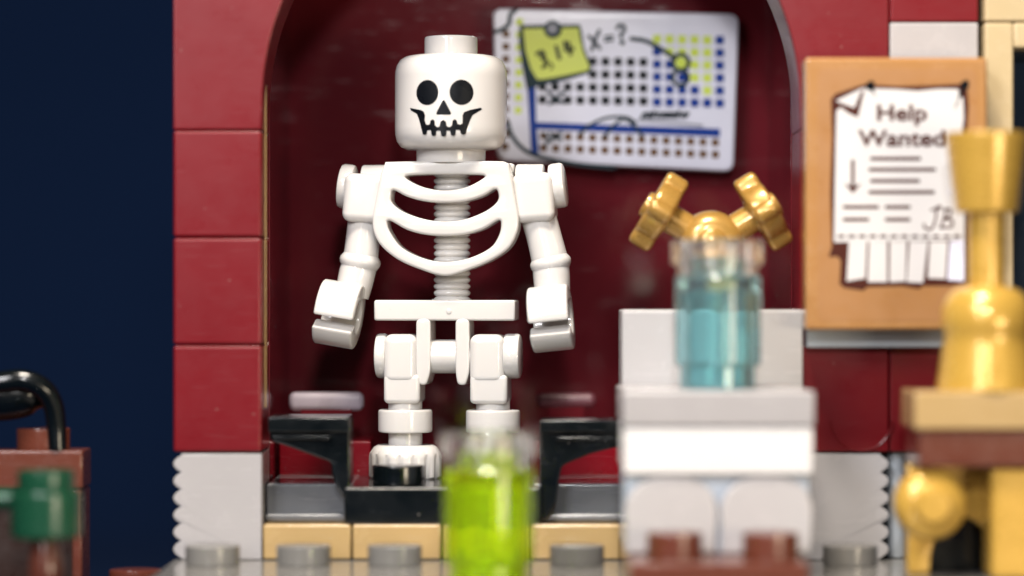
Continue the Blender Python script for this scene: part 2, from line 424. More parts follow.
bm = NB(); flat(bm, nb([(42, 92), (110, 34), (200, 37), (250, 41), (300, 36), (352, 36), (366, 60), (368, 110), (364, 140), (370, 200), (369, 422), (36, 428), (38, 300)], y2), y2)
for q in ([(74, 426.5), (120, 426.5), (116, 520), (68, 528)], [(126, 426.5), (172, 426.5), (172, 530), (122, 530)], [(179, 426.5), (222, 426.5), (219, 528), (178, 530)],
          [(229, 426.5), (276, 426.5), (264, 532), (222, 530)], [(281, 426.5), (327, 426.5), (321, 522), (276, 520)]):
    flat(bm, nb(q, y2), y2)
paper = part('paper', bm, 'i_white', t, smooth=0)
bm = NB(); flat(bm, nb([(333, 426), (369, 421), (369, 528), (326, 525)], y2), y2)
part('torn_strip', bm, 'i_lilac', t, smooth=0)
y3 = y2 - 0.02
bm = NB()
for k, (dx, dz) in enumerate(((-1.6, 0), (1.6, 0), (0, -1.4), (0, 1.4))):
    text(bm, 'Help', *nb([(210 + dx, 116 + dz)], y3)[0], 1.95, y3 - 0.003 * k, W(49, y3), bold=0.012)
    text(bm, 'Wanted', *nb([(209 + dx, 181 + dz)], y3)[0], 1.95, y3 - 0.003 * k, W(86, y3), bold=0.012)
w = W(3.4, y3)
for a, c, v in ((132, 255, 214), (128, 293, 242), (132, 252, 271), (128, 290, 300), (62, 147, 338), (170, 228, 338), (62, 122, 370), (170, 228, 370)):
    stroke(bm, nb([(a, v), (c, v)], y3), w, y3)
stroke(bm, nb([(84, 220), (84, 280)], y3), w, y3); flat(bm, nb([(62, 277), (84, 285), (106, 277), (84, 303)], y3), y3)
for k in range(12): stroke(bm, nb([(48 + k * 27, 413), (60 + k * 27, 413)], y3), W(2.8, y3), y3)
stroke(bm, nb([(285, 345), (310, 340), (300, 338), (296, 370), (285, 394), (270, 392), (266, 382)], y3), W(2.2, y3), y3)
stroke(bm, nb([(322, 342), (316, 370), (308, 392)], y3), W(2.2, y3), y3)
stroke(bm, nb([(318, 346), (334, 344), (332, 362), (318, 368), (338, 372), (336, 388), (310, 391)], y3), W(2.2, y3), y3)
part('lettering', bm, 'i_brown', paper, smooth=0)
bm = NB(); flat(bm, nb([(40, 66), (110, 33), (88, 90)], y3 + .01), y3 + .01); part('folded_flap', bm, 'i_white', paper, smooth=0)
bm = NB(); flat(bm, nb([(114, 36), (97, 108), (74, 98), (38, 72), (36, 64), (60, 74), (88, 84), (104, 44)], y3), y3); part('folded_corner_print', bm, 'i_brown', paper, smooth=0)
for (px, py, tx, ty) in ((128, 28, 141, 52), (370, 26, 346, 84)):
    bm = NB(); disc(bm, *nb([(px, py)], y3)[0], W(4.4, y3), y3 - 0.01); disc(bm, *nb([(px + 4, py - 6)], y3)[0], W(3, y3), y3 - 0.015)
    stroke(bm, nb([(px, py), ((px + tx) / 2, (py + ty) / 2 - 2)], y3), W(3.6, y3), y3 - 0.02)
    stroke(bm, nb([((px + tx) / 2, (py + ty) / 2), (tx, ty)], y3), W(1.2, y3), y3 - 0.01)
    part('pin_print', bm, 'i_black', t, smooth=0)
bm = NB()
for a in ([(48, 130), (66, 146)], [(326, 303), (350, 286)]): stroke(bm, nb(a, y3), W(1.2, y3), y3)
part('crease_print', bm, 'i_lilac', paper, smooth=0)

# ------------------------------------------------------------------ chart on the back wall
yc = 28.8
t = thing('wall_chart', 'white science chart covered in coloured squares, tilted on the alcove wall', 'chart', (X(616, yc), 31.9, Z(165, yc)))
rect = pxs([(497, 160), (733.5, 171.5), (739, 14), (493, 8)], yc)
part('board', prism([roundpoly(rect, 1.0)], yc, 31.95, 0.25, res=3), 'board', t)
y1 = yc - 0.02
A = lambda pts, y=y1: pxs([(480 + p[0] / 3.2, p[1] / 3.2) for p in pts], y)      # crop coordinates used for measuring
B6 = lambda pts, y=y1: pxs([(490 + p[0] / 6.4, p[1] / 6.4) for p in pts], y)
B7 = lambda pts, y=y1: pxs([(600 + p[0] / 5.76, 20 + p[1] / 5.76) for p in pts], y)
B8 = lambda pts, y=y1: pxs([(490 + p[0] / 4.016, 80 + p[1] / 4.016) for p in pts], y)
def sq(bm, px, py, n, y=y1):
    h = n / 2; flat(bm, roundpoly(pxs([(px - h, py - h), (px + h, py - h), (px + h, py + h), (px - h, py + h)], y), 0.16, 3), y)
bm = NB()
for r in range(4):
    for k in range(9):
        px = 542.5 + 12.6 * k
        if r < 2 and k < 4: continue
        sq(bm, px, 61.5 + 13 * r + 0.016 * (px - 600), 8.4)
part('black_square_pattern', bm, 'i_black', t, smooth=0)
lay = ['YYYYYB', 'BYYYYB', 'BBYYYB', 'BBBYYB', 'BBBBYB', 'BBBBBB']
bb, by = NB(), NB()
for r in range(6):
    for k in range(6):
        px = 657 + 12.55 * k; sq(bb if lay[r][k] == 'B' else by, px, 39 + 12.6 * r + 0.02 * (px - 657), 8.6)
for k in range(8): sq(by, 519.5 - 0.2 * k, 22 + 12.6 * k, 7.0)
flat(bb, pxs([(527, 84), (535.5, 84), (536.3, 122), (539, 154), (531, 152)], y1 - 0.01), y1 - 0.01)
flat(bb, pxs([(535, 122), (720, 128.8), (720, 137), (535, 129.2)], y1 - 0.012), y1 - 0.012)
part('blue_square_pattern', bb, 'i_blue', t, smooth=0); part('lime_square_pattern', by, 'i_lime', t, smooth=0)
bm = NB()
for k in range(15):
    px = 543.5 + 12.27 * k
    sq(bm, px, 135.8 + 0.039 * (px - 543.5), 7.4); sq(bm, px, 147.8 + 0.039 * (px - 543.5), 7.4)
for k in range(10): sq(bm, 506 - 0.1 * k, 34 + 12.5 * k, 7.2)
part('brown_square_pattern', bm, 'i_choc', t, smooth=0)
y2 = y1 - 0.03
bm = NB()
stroke(bm, B6([(170, 58), (130, 95), (122, 150), (85, 185), (33, 205)]), W(4.32, yc), y2)
stroke(bm, B8([(72, 170), (84, 215), (120, 265), (175, 300), (270, 325), (380, 342), (500, 352)]), W(4.32, yc), y2)
stroke(bm, B7([(180, 108), (260, 120), (340, 160), (400, 200), (432, 222)]), W(4.32, yc), y2)
circle(bm, *B7([(465, 245)])[0], W(8, yc), W(4.05, yc), y2); circle(bm, *B7([(463, 332)])[0], W(7.6, yc), W(4.05, yc), y2 - .005)
flat(bm, B7([(445, 365), (485, 365), (466, 400)]), y2)
stroke(bm, B8([(360, 218), (400, 182), (470, 152), (545, 150), (585, 172)]), W(2.97, yc), y2)
stroke(bm, B8([(458, 232), (490, 190), (540, 156), (590, 196), (612, 225)]), W(2.97, yc), y2)
stroke(bm, B8([(214, 215), (232, 235), (224, 265)]), W(2.70, yc), y2); stroke(bm, B8([(240, 215), (285, 240)]), W(3.51, yc), y2); stroke(bm, B8([(285, 212), (240, 245)]), W(3.51, yc), y2)
stroke(bm, B8([(232, 45), (262, 75), (296, 92)]), W(3.51, yc), y2); stroke(bm, B8([(296, 48), (262, 75), (238, 96)]), W(3.51, yc), y2)
# handwriting: X = ?
stroke(bm, B6([(632, 232), (662, 262), (702, 310)]), W(3.51, yc), y2); stroke(bm, B6([(700, 196), (672, 255), (650, 322)]), W(3.51, yc), y2)
stroke(bm, B6([(735, 236), (785, 230)]), W(2.70, yc), y2); stroke(bm, B6([(735, 262), (785, 256)]), W(2.70, yc), y2)
stroke(bm, B7([(98, 48), (112, 30), (138, 36), (138, 62), (120, 84), (122, 100)]), W(3.51, yc), y2); disc(bm, *B7([(128, 130)])[0], W(2.70, yc), y2)
# scribbled heading
x = 610
while x < 792:
    h = random.choice((12, 16, 28)); x += random.choice((0, 0, 4)); stroke(bm, B8([(x, 150), (x + 8, 150 - h), (x + 6, 146), (x + 14, 132)]), W(2.70, yc), y2 - .004, False); x += 13
part('drawing_print', bm, 'i_teal', t, smooth=0)
bm = NB(); stroke(bm, B8([(600, 160), (720, 170), (850, 184)]), W(2.97, yc), y2); part('underline_print', bm, 'i_grey', t, smooth=0)
# pinned note
y4 = y2 - 0.02
bm = NB(); flat(bm, [tuple(p)[:2] for p in B6([(190, 160), (575, 155), (588, 200), (602, 300), (652, 432), (640, 466), (480, 515), (330, 545), (235, 572), (205, 420), (184, 260)], y4)], y4)
part('note_outline_print', bm, 'i_teal', t, smooth=0)
y5 = y4 - 0.02
bm = NB(); flat(bm, B6([(212, 184), (566, 178), (575, 240), (596, 330), (638, 432), (620, 452), (480, 482), (350, 506), (302, 508), (262, 440), (228, 330)], y5), y5)
nt_ = part('pinned_note', bm, 'note', t, smooth=0)
y6 = y5 - 0.02
bm = NB()
stroke(bm, B6([(302, 345), (330, 332), (345, 350), (330, 372), (352, 380), (362, 408), (340, 430)]), W(4.0, yc), y6); stroke(bm, B6([(388, 405), (398, 425), (390, 440)]), W(2.2, yc), y6)
stroke(bm, B6([(424, 300), (444, 374)]), W(3.8, yc), y6, False)
stroke(bm, B6([(478, 272), (482, 325), (530, 312)]), W(3.8, yc), y6, False); stroke(bm, B6([(502, 275), (516, 348)]), W(3.8, yc), y6)
part('lettering', bm, 'i_black', nt_, smooth=0)
bm = NB(); disc(bm, *B6([(402, 188)])[0], W(9, yc), y6 - .01); part('pin_print', bm, 'i_teal', nt_, smooth=0)
bm = NB(); disc(bm, *B6([(400, 184)])[0], W(5, yc), y6 - .02); part('pin_head_print', bm, 'i_grey', nt_, smooth=0)
bm = NB(); disc(bm, *B7([(465, 245)])[0], W(5.6, yc), y2 + .006); part('lime_spot_pattern', bm, 'i_lime', t, smooth=0)

# ------------------------------------------------------------------ floor pieces of the alcove
tile_labels = ['tan tile at the foot of the white ridged pillar brick', 'tan tile under the black stand, below the front stud', 'tan tile mostly hidden behind the green bottle', 'tan tile between the green bottle and the white counter']
for k, lb in enumerate(tile_labels):
    a, c = GX[1 + k] + 0.07, GX[2 + k] - 0.07
    if k == 0: ti = single('tan_tile', box(a, c, 0, 7.8, 0.05, P1 - .02, 0.22, 3), 'tan', lb, 'tile', ((a + c) / 2, 4, 0), 'tan tiles along the front of the alcove')
    else: dup(ti, (8 * k, 0, 0), None, lb)
for a, c, lb in ((-22.2, -14.4, 'dark grey floor plate at the left pillar under the black arm'), (1.9, 25.6, 'dark grey floor plate between the black stand and white block')):
    bm = box(a, c, 3.2, 16, P1 + 0.02, P2 + .2, 0.2); box(a, c, 2.2, 3.2, P1 + 0.02, P1 + 0.75, 0.25, bm=bm)
    single('floor_plate', bm, 'fgrey', lb, 'plate', ((a + c) / 2, 9, P1), 'grey floor plates in the alcove')
for a, c, lb in ((-22.2, X(371, 17), 'bright red brick behind the left arm of the black stand'), (X(521, 17), 25.5, 'bright red brick behind the right arm of the black stand')):
    single('red_brick', box(a, c, 17, 24.9, 2.7, Z(441, 17), 0.2), 'redb', lb, 'brick', ((a + c) / 2, 21, 2.7), 'red bricks on the alcove floor')

# black stand
t = thing('black_stand', 'glossy black stand with two raised arms holding the skeleton', 'stand', (-6, 8, P1))
part('plate', box(X(344, 0), X(541, 0), 0, 15.6, P1 + 0.03, P2 + .1, 0.25), 'black', t)
for sx in (GX[2] + 4, GX[3] + 4):
    part('stud', stud(sx, 4, P2 + .1), 'black', t)
L_ = [(268, 417), (349.5, 417), (350, 470), (350, 500), (343, 498), (336, 488), (332, 474), (331, 462), (318, 457.5), (295, 449), (270, 441)]
R_ = [(540, 420), (622, 420), (622, 446), (590, 454), (562, 466), (559, 480), (556, 505), (548, 520), (540.5, 521)]
for q, n in ((L_, 0), (R_, 1)):
    bm = prism([roundpoly(pxs(q, 1.2), 0.35, 4)], 1.2, 7.6, 0.18)
    arm = part('arm', bm, 'black', t)
    if n == 0: rb = box(X(273, .8), X(330, .8), 0.75, 1.5, Z(440, .8), Z(435.5, .8), 0.1)
    else: rb = box(X(556, .8), X(618, .8), 0.75, 1.5, Z(441, .8), Z(437, .8), 0.1)
    part('rib', rb, 'black', arm)
    part('lip', box(X(268 if n == 0 else 540, .6), X(349.5 if n == 0 else 622, .6), .55, 1.35, Z(432, .6), Z(417.3 if n == 0 else 420.3, .6), 0.12), 'black', arm)

# ------------------------------------------------------------------ skeleton
YS = 12.0; CX = 449.5; YAW = math.radians(-6.5)
def SX(px): return X(px, YS)
def SZ(py): return Z(py, YS)
def SW(n): return W(n, YS)
o0 = (SX(CX), YS, P2 + .1)
o0 = (SX(CX), YS, P2 + .1)
sk = thing('skeleton', 'white toy skeleton with grinning printed skull standing on the black stand', 'skeleton', o0, YAW)
HC = Matrix.Translation((SX(448.6), YS, 0))
prof = [(0, 37), (24.6, 37), (25.8, 37.5), (26.4, 39), (26.5, 41), (26.5, 55.4), (28, 56), (40, 56.2), (46, 57.3), (51, 60.5), (54.3, 66), (55.7, 72), (56, 78), (56, 128), (55.7, 135), (54, 142), (50, 147.2), (44.5, 149.6), (37, 150.1), (35, 150.6), (34.6, 152), (34.6, 163.5), (0, 163.5)]
head = part('head', lathe([(SW(r), SZ(y)) for r, y in prof], 72, HC), 'bone', sk, smooth=32)
def decal(polys, lift, name, mat):
    bm = NB()
    for pl in polys:
        b = NB(); flat(b, pl, 0)
        b.normal_update(); bmesh.ops.triangulate(b, faces=b.faces[:])
        for k in range(400, 500, 2):
            bmesh.ops.bisect_plane(b, geom=b.verts[:] + b.edges[:] + b.faces[:], plane_co=(k + .3, 0, 0), plane_no=(1, 0, 0))
        join(bm, b)
    Rr = SW(56) + lift
    for v in bm.verts:
        a = math.asin(max(-.99, min(.99, (v.co.x - 450.5) / 56))) - YAW
        v.co = Vector((SX(448.6) + Rr * math.sin(a), YS - Rr * math.cos(a), Z(v.co.z, YS - 5.0)))
    return part(name, bm, mat, head)
fc = lambda pts: [(405 + p[0] / 7.68, 70 + p[1] / 7.68) for p in pts]
def ell(cx, cy, rx, ry, n=40): return [(cx + rx * math.cos(2 * PI * k / n), cy + ry * math.sin(2 * PI * k / n)) for k in range(n)]
decal([fc(ell(180, 172, 84, 97))], 0.012, 'eye', 'i_black'); decal([fc(ell(438, 172, 90, 97))], 0.012, 'eye', 'i_black')
decal([[tuple(p) for p in roundpoly(fc([(303, 220), (368, 345), (240, 345)]), 3.4, 6)]], 0.012, 'nose', 'i_black')
mouth = [(48, 284), (75, 292), (130, 304), (153, 318), (163, 345), (160, 385), (170, 415), (184, 422), (199, 414), (204, 388), (220, 378), (235, 388), (239, 425), (254, 440), (274, 434), (279, 398), (300, 383), (321, 398), (328, 434), (348, 440), (366, 428), (371, 390), (387, 378), (402, 388), (408, 414), (428, 421), (445, 410), (446, 350), (455, 325), (500, 306), (583, 286), (593, 299), (522, 345), (500, 392), (482, 445), (470, 488), (451, 498), (433, 488), (426, 462), (396, 460), (392, 498), (376, 508), (360, 500), (352, 468), (326, 466), (322, 504), (303, 513), (285, 504), (280, 468), (250, 466), (245, 500), (228, 508), (213, 500), (206, 461), (180, 462), (175, 488), (160, 497), (145, 488), (130, 430), (115, 372), (100, 334), (52, 304)]
decal([fc(mouth)], 0.012, 'mouth', 'i_black')

sk.location.x += 0.22 * S
# rib cage
tp = lambda pts: [(SX(300 + p[0] / 3.407), SZ(150 + p[1] / 3.407)) for p in pts]
sm = lambda pts, n=4: [tuple(v)[:2] for v in catmull([(p[0], p[1], 0) for p in pts], n, True)]
out = tp([(296, 44), (400, 42), (500, 42), (600, 42), (698, 44)]) + sm(tp([(698, 44)]), 1)[1:] + [tuple(v)[:2] for v in catmull([(p[0], p[1], 0) for p in tp([(716, 52), (724, 90), (738, 170), (749, 235), (744, 285), (715, 337), (660, 376), (590, 406), (500, 430), (410, 406), (338, 374), (284, 330), (257, 285), (252, 235), (264, 165), (280, 85)])], 5)]
h1 = sm(tp([(368, 92), (430, 88), (500, 88), (570, 88), (630, 91), (625, 104), (570, 131), (500, 141), (430, 131), (378, 108)]))
h2 = sm(tp([(325, 140), (370, 162), (430, 178), (500, 183), (570, 178), (630, 160), (668, 138), (680, 150), (678, 178), (640, 210), (570, 238), (500, 246), (430, 238), (360, 214), (320, 184), (316, 158)]))
h3 = sm(tp([(312, 243), (370, 274), (430, 290), (500, 295), (570, 290), (630, 272), (680, 243), (690, 256), (682, 295), (652, 336), (580, 370), (500, 382), (425, 370), (352, 334), (314, 285), (303, 255)]))
bm = prism([out, h1, h2, h3], YS - 2.9, YS - 0.3, 0.28, res=3)
part('rib_cage', bm, 'bone', sk, smooth=40)
# spine with rings
prof = [(0, SZ(158))]
zt, zb = SZ(158), SZ(303); n = 22
for i in range(n * 8 + 1):
    t_ = i / (n * 8); prof.append((SW(15.6) + SW(2.9) * abs(math.sin(PI * t_ * n)) ** 0.8, zt + (zb - zt) * t_))
prof.append((0, zb))
part('spine', lathe(prof, 40, Matrix.Translation((SX(449), YS + 0.55, 0))), 'bone', sk)
# collar block joining the arms behind the plate
part('shoulder_bar', box(SX(386), SX(512), YS - 0.2, YS + 1.9, SZ(175), SZ(163.5), 0.3), 'bone', sk)

# pelvis
bm = box(SX(373.5), SX(515), YS - 1.7, YS + 1.9, SZ(320.5), SZ(300), 0.22)
for a, c in ((416, 430.5), (455.5, 469.5)):
    v = [(SX(a), SZ(318)), (SX(c), SZ(318)), (SX(c), SZ(372)), (SX((a + c) / 2 + 3), SZ(385)), (SX(a + 2), SZ(384)), (SX(a), SZ(372))]
    prism([roundpoly(v, 0.55, 4)], YS - 1.75, YS + 1.95, 0.2, bm)
cyl((SX(412), YS, SZ(356.5)), (1, 0, 0), SW(17), SW(65), 0.1, 40, bm)
lathe([(0, SZ(299)), (SW(20), SZ(299)), (SW(20), SZ(302)), (SW(17), SZ(306)), (0, SZ(306))], 40, Matrix.Translation((SX(449), YS + .3, 0)), bm)
cyl((SX(449), YS - 1.7, SZ(311)), (0, -1, 0), 0.24, 0.07, 0.02, 20, bm)
part('pelvis', bm, 'bone', sk)
flute = lambda a, r, z: 1 - 0.055 * (0.5 + 0.5 * math.cos(16 * a)) ** 3
for s, xr, x0_, x1_, xd in ((-1, 402.5, 383, 417, 373.5), (1, 491, 469.5, 504.5, 519)):
    bm = box(SX(x0_), SX(x1_), YS - 2.1, YS + 2.15, SZ(384), SZ(334), 0.8, 5)
    # hip pin disc on the outer side
    xa, xb = (xd, x0_ + 2) if s < 0 else (x1_ - 2, xd)
    cyl((SX(xa), YS, SZ(356)), (1, 0, 0), SW(22.5), SX(xb) - SX(xa), 0.3, 48, bm)
    cyl((SX(xr - 2), YS + 1.0, SZ(372)), (0, 0, -1), SW(18), SW(34), 0.4, 40, bm)
    box(SX(x0_ + 0.6), SX(x1_ + 3), YS - 2.0, YS + 2.0, SZ(403), SZ(374), 0.42, 4, bm)
    lathe(cylprof(SW(17), SZ(447), SZ(396), 0.2), 40, Matrix.Translation((SX(xr), YS, 0)), bm)
    leg = part('leg', bm, 'bone', sk)
    part('ankle_ring', lathe(cylprof(SW(27.2), SZ(432.5), SZ(409.5), 0.22), 56, Matrix.Translation((SX(xr), YS, 0))), 'bone', leg)
    zf = P2 + .1
    pf = [(0, zf), (3.25, zf), (3.42, zf + .2), (3.42, SZ(457)), (3.35, SZ(453)), (2.95, SZ(447)), (2.6, SZ(445)), (0, SZ(445))]
    part('foot', lathe(pf, 96, Matrix.Translation((SX(xr), YS, 0)), mod=lambda a, r, z: flute(a, r, z) if r > 3 and z < SZ(456) else 1), 'bone', leg)

def arm(side):
    if side < 0:
        disc_x, blk, blkz = (335, 350), (342.5, 383.5), (223, 174)
        path = [(363, 215), (360, 236), (357.5, 258), (353.5, 276), (349, 296)]; rad = [18, 17.2, 17.6, 18.2, 17]
        ring_c = (357, 261); hc = (340, 314); lean = math.radians(1.5); roll = math.radians(-8)
        back = (357, 386)
    else:
        disc_x, blk, blkz = (548, 563.5), (512.5, 553.5), (223, 174)
        path = [(536, 215), (542, 236), (548, 260), (550, 276), (551, 298)]; rad = [18, 17.6, 18.2, 18.4, 17.5]
        ring_c = (549, 263); hc = (552, 318); lean = math.radians(-9); roll = math.radians(-3)
        back = (513, 541)
    bm = box(SX(blk[0]), SX(blk[1]), YS - 2.3, YS + 2.1, SZ(blkz[0]), SZ(blkz[1]), 0.8, 5, mat=Matrix.Translation((0, 0, 0)))
    cc = Vector((SX((blk[0] + blk[1]) / 2), YS, SZ(198)))
    tilt = Matrix.Translation(cc) @ Matrix.Rotation(side * math.radians(4), 4, 'Y').inverted() @ Matrix.Translation(-cc)
    bmesh.ops.transform(bm, matrix=tilt, verts=bm.verts)
    b2 = cyl((SX(disc_x[0]), YS + .4, SZ(186)), (1, 0, 0), SW(22.5), SX(disc_x[1]) - SX(disc_x[0]), 0.35, 48)
    join(bm, b2, Matrix.Translation(Vector((SX(sum(disc_x) / 2), YS, SZ(186)))) @ Matrix.Rotation(-side * math.radians(7), 4, 'Y') @ Matrix.Translation(-Vector((SX(sum(disc_x) / 2), YS, SZ(186)))))
    cyl((SX(back[0]), YS + 1.2, SZ(184)), (1, 0, 0), SW(20), SX(back[1]) - SX(back[0]), 0.2, 40, bm)
    tube([(SX(p[0]), YS - 0.1 * i, SZ(p[1])) for i, p in enumerate(path)], [SW(r) for r in rad], 32, 6, bm)
    d = Vector((SX(path[3][0]) - SX(path[1][0]), 0, SZ(path[3][1]) - SZ(path[1][1]))).normalized()
    # elbow collar
    pr = [(SW(15), -0.9), (SW(17.5), -0.62), (SW(20.2), -0.25), (SW(20.8), 0), (SW(20.2), .3), (SW(17.4), 0.75), (SW(15), 1)]
    lathe(pr, 40, frame((SX(ring_c[0]), YS - .2, SZ(ring_c[1])), d), bm)
    a = part('arm', bm, 'bone', sk)
    # gripping hand: an open ring seen from its open side, with a thick upper and a lower jaw
    Ro, Ri, wd = 3.05, 1.45, 3.75
    a0, a1 = math.radians(-3), math.radians(334)      # open between the jaws, towards the viewer and down
    pts = [(Ro * math.cos(a0 + (a1 - a0) * k / 40), Ro * math.sin(a0 + (a1 - a0) * k / 40)) for k in range(41)]
    pts += [(Ri * math.cos(a1 + (a0 - a1) * k / 40), Ri * math.sin(a1 + (a0 - a1) * k / 40)) for k in range(41)]
    b = fill([roundpoly([Vector((p[0], p[1], 0)) for p in pts], 0.4, 2)], wd, 0.22, 2)
    # (u, v, w): u -> towards viewer (-y), v -> up (z), w -> sideways (x)
    m = Matrix(((0, 0, 1, 0), (-1, 0, 0, 0), (0, 1, 0, 0), (0, 0, 0, 1)))
    m = Matrix.Translation((SX(hc[0]), YS - 2.6, SZ(hc[1]))) @ Matrix.Rotation(lean, 4, 'Y') @ Matrix.Rotation(-roll, 4, 'Y') @ Matrix.Rotation(math.radians(2), 4, 'X') @ m
    bmesh.ops.transform(b, matrix=m, verts=b.verts)
    part('hand', b, 'bone', a)
arm(-1); arm(1)

# ------------------------------------------------------------------ white block, gold tap
single('white_block', box(9.78, X(803, -0.8), -0.8, 7.2, P1, Z(310, -0.8), 0.2), 'offwhite', 'upright white block standing behind the counter and blue bottle', 'block', (17.7, 3, P1))
yt = 3.2
t = thing('gold_tap', 'gold tap with two slanted lobed handles above the blue bottle', 'tap', (X(711, yt), yt, Z(310, yt)))
hx, hz = X(711, yt), Z(243, yt); k = W(1, yt)
hub = [(0, 0), (1.0, 0.02), (1.25, 0.2), (1.35, 0.45), (1.9, 0.5), (2.5, 0.95), (2.85, 1.7), (2.95, 2.6), (2.85, 3.6), (2.3, 4.4), (0, 4.6)]
bm = lathe(hub, 48, frame((hx, yt - 2.6, hz), (0, 1, 0)))
lathe([(0, Z(311, yt)), (1.58, Z(311, yt)), (1.58, hz), (0, hz)], 32, Matrix.Translation((hx, yt, 0)), bm)
part('hub', bm, 'gold', t)
for s in (-1, 1):
    d = Vector((s * math.cos(math.radians(31)), 0, math.sin(math.radians(31))))
    c0 = Vector((hx, yt, hz)) + d * 1.6
    Ln = 62 * k - 1.6
    bar = part('bar', cyl(c0, d, 14.6 * k, Ln, 0.1, 40), 'gold', t)
    c1 = Vector((hx, yt, hz)) + d * (62 * k)
    o = []
    for i in range(96):
        a = 2 * PI * i / 96; dl = ((a + PI / 4) % (PI / 2)) - PI / 4; q = 0.85 ** 2 - (2.85 * math.sin(dl)) ** 2
        r_ = max(2.75, 2.85 * math.cos(dl) + math.sqrt(q)) if q > 0 else 2.75; o.append((r_ * math.cos(a), r_ * math.sin(a)))
    b = fill([o], 2.2, 0.45, 3)
    m = frame(c1 - d * 0.1, d, (0, 1, 0))
    bmesh.ops.transform(b, matrix=m, verts=b.verts)
    cyl(c1, d, 1.25, 1.45, 0.35, 36, b)
    cyl(c1 - d * 1.35, d, 1.72, 1.0, 0.2, 36, b)
    part('handle', b, 'gold', t)

# ------------------------------------------------------------------ counter
t = thing('counter', 'white counter with grey worktop on rounded legs and brown foot plate', 'counter', (X(718, -16), -12, 0))
ct = Z(391, -16.8); xl, xr = X(622.5, -16.8), X(815, -16.8)
part('worktop', box(xl, xr, -16.8, -1.2, Z(426.5, -16.8), ct, 0.25), 'lgrey', t)
part('slab', box(xl + .1, xr - .1, -16.6, -1.3, Z(475, -16.6), Z(427, -16.6), 0.25), 'white', t)
zl0, zl1 = 2.1, Z(475.5, -16.6)
part('back_panel', box(xl + .3, xr - .3, -15.4, -1.5, zl0, zl1, 0.2), 'lblue', t)
for px in (671, 766.5):
    o = [(X(px - 45, -16), zl0), (X(px + 45, -16), zl0), (X(px + 46, -16), zl0 + 2.2)]
    for q in range(17):
        a = PI * q / 16; o.append((X(px, -16) + W(46.5, -16) * math.copysign(abs(math.cos(a)) ** 0.75, math.cos(a)), zl1 - 3.2 + 3.15 * math.sin(a)))
    o.append((X(px - 45, -16), zl0 + 2.2))
    part('leg', prism([o], -16.3, -15.42, 0.3, res=3), 'offwhite', t)
fp = part('foot_plate', box(X(630, -23), X(809, -23), -23.2, -1.6, 0.03, 2.05, 0.2), 'brown', t)
for px in (675, 771): part('stud', stud(X(px, -20), -19.6, 2.05, 2.3, 2.2), 'brown', fp)

# ------------------------------------------------------------------ bottles
def bottle(name, label, cx, cy, z0, mat, top_mat, ztop_h):
    t = thing(name, label, 'bottle', (cx, cy, z0))
    # fluted lower body over a narrower foot
    pr = [(0, z0 + 8.3), (2.3, z0 + 8.3), (2.4, z0 + 8.1), (2.4, z0), (3.1, z0), (3.2, z0 + .12), (3.2, z0 + 1.9), (3.6, z0 + 1.95), (3.75, z0 + 2.1), (3.75, z0 + 9.4), (3.6, z0 + 9.6), (2.4, z0 + 9.62), (2.4, z0 + 11.1), (2.25, z0 + 11.25), (0, z0 + 11.25)]
    fl = lambda a, r, z: 1 - 0.06 * (0.5 + 0.5 * math.cos(8 * a)) ** 2 if r > 3.5 and z < z0 + 8.2 else 1
    bm = lathe(pr, 96, Matrix.Translation((cx, cy, 0)), mod=fl)
    part('body', bm, mat, t)
    z1 = z0 + 9.64
    pr = [(2.55, z1), (3.3, z1), (3.45, z1 + .12), (3.5, z1 + .8), (3.85, z1 + .85), (4.0, z1 + 1.0), (4.0, z1 + ztop_h - .15), (3.85, z1 + ztop_h), (2.5, z1 + ztop_h), (2.45, z1 + ztop_h - .1), (2.45, z1 + 1.9), (2.55, z1 + 1.75), (2.55, z1)]
    part('cap', lathe(pr, 72, Matrix.Translation((cx, cy, 0))), top_mat, t)
bottle('blue_bottle', 'clear light blue bottle with colourless cap standing on the counter', X(717.5, -11), -11, ct + .02, 'tblue', 'tclear', 3.0)
bottle('green_bottle', 'blurred clear lime green bottle with colourless cap before the skeleton', X(488.5, -21.5), -21.5, 0.02, 'tgreen', 'tclear', 2.9)

# ------------------------------------------------------------------ gold goblet on a desk
yg = -14.0
t = thing('desk', 'tan and brown topped desk on gold arched legs, at the brick wall', 'desk', (X(988, yg), yg + 4, 0))
xa, xe = X(901, -9.8), X(1088, -18)
zt = Z(391.5, -18)
part('desk_top', box(xa, xe, -18, -9.8, Z(430, -18), zt, 0.25), 'tan', t)
part('brown_layer', box(xa + .4, xe - .5, -17.7, -9.9, Z(467, -17.6), Z(430.5, -17.6), 0.2), 'brown', t)
zu = Z(467.5, -16)
o = [(X(908, -12), 0.03), (X(930, -12), 0.03)] + [(X(930, -12) + 0.5 * (X(995, -12) - X(930, -12)) * (1 - math.cos(PI * q / 20)), 0.6 + 4.2 * math.sin(PI * q / 20)) for q in range(21)] + [(X(995, -12), 0.03), (X(1075, -12), 0.03), (X(1075, -12), zu), (X(908, -12), zu)]
part('arched_body', prism([o], -12, -9.9, 0.2), 'goldm', t)
part('corner_post', box(X(992, -17), X(1082, -17), -17, -12.05, 0.03, zu, 0.4), 'goldm', t)
part('knob', lathe([(0, 0), (1.3, 0.05), (1.55, 0.35), (1.65, .8), (2.3, 1.0), (2.85, 1.5), (3.02, 2.3), (3.02, 3.4), (2.7, 4.0), (0, 4.0)], 56, frame((X(934, -18), -18.2, Z(506, -18)), (0, 1, 0))), 'goldm', t)
part('shade_backing', box(X(924, -10), X(998, -10), -9.85, -9.2, 0.03, 6.5, .05), 'black', t)  # black sheet standing in for the shade in the arch opening

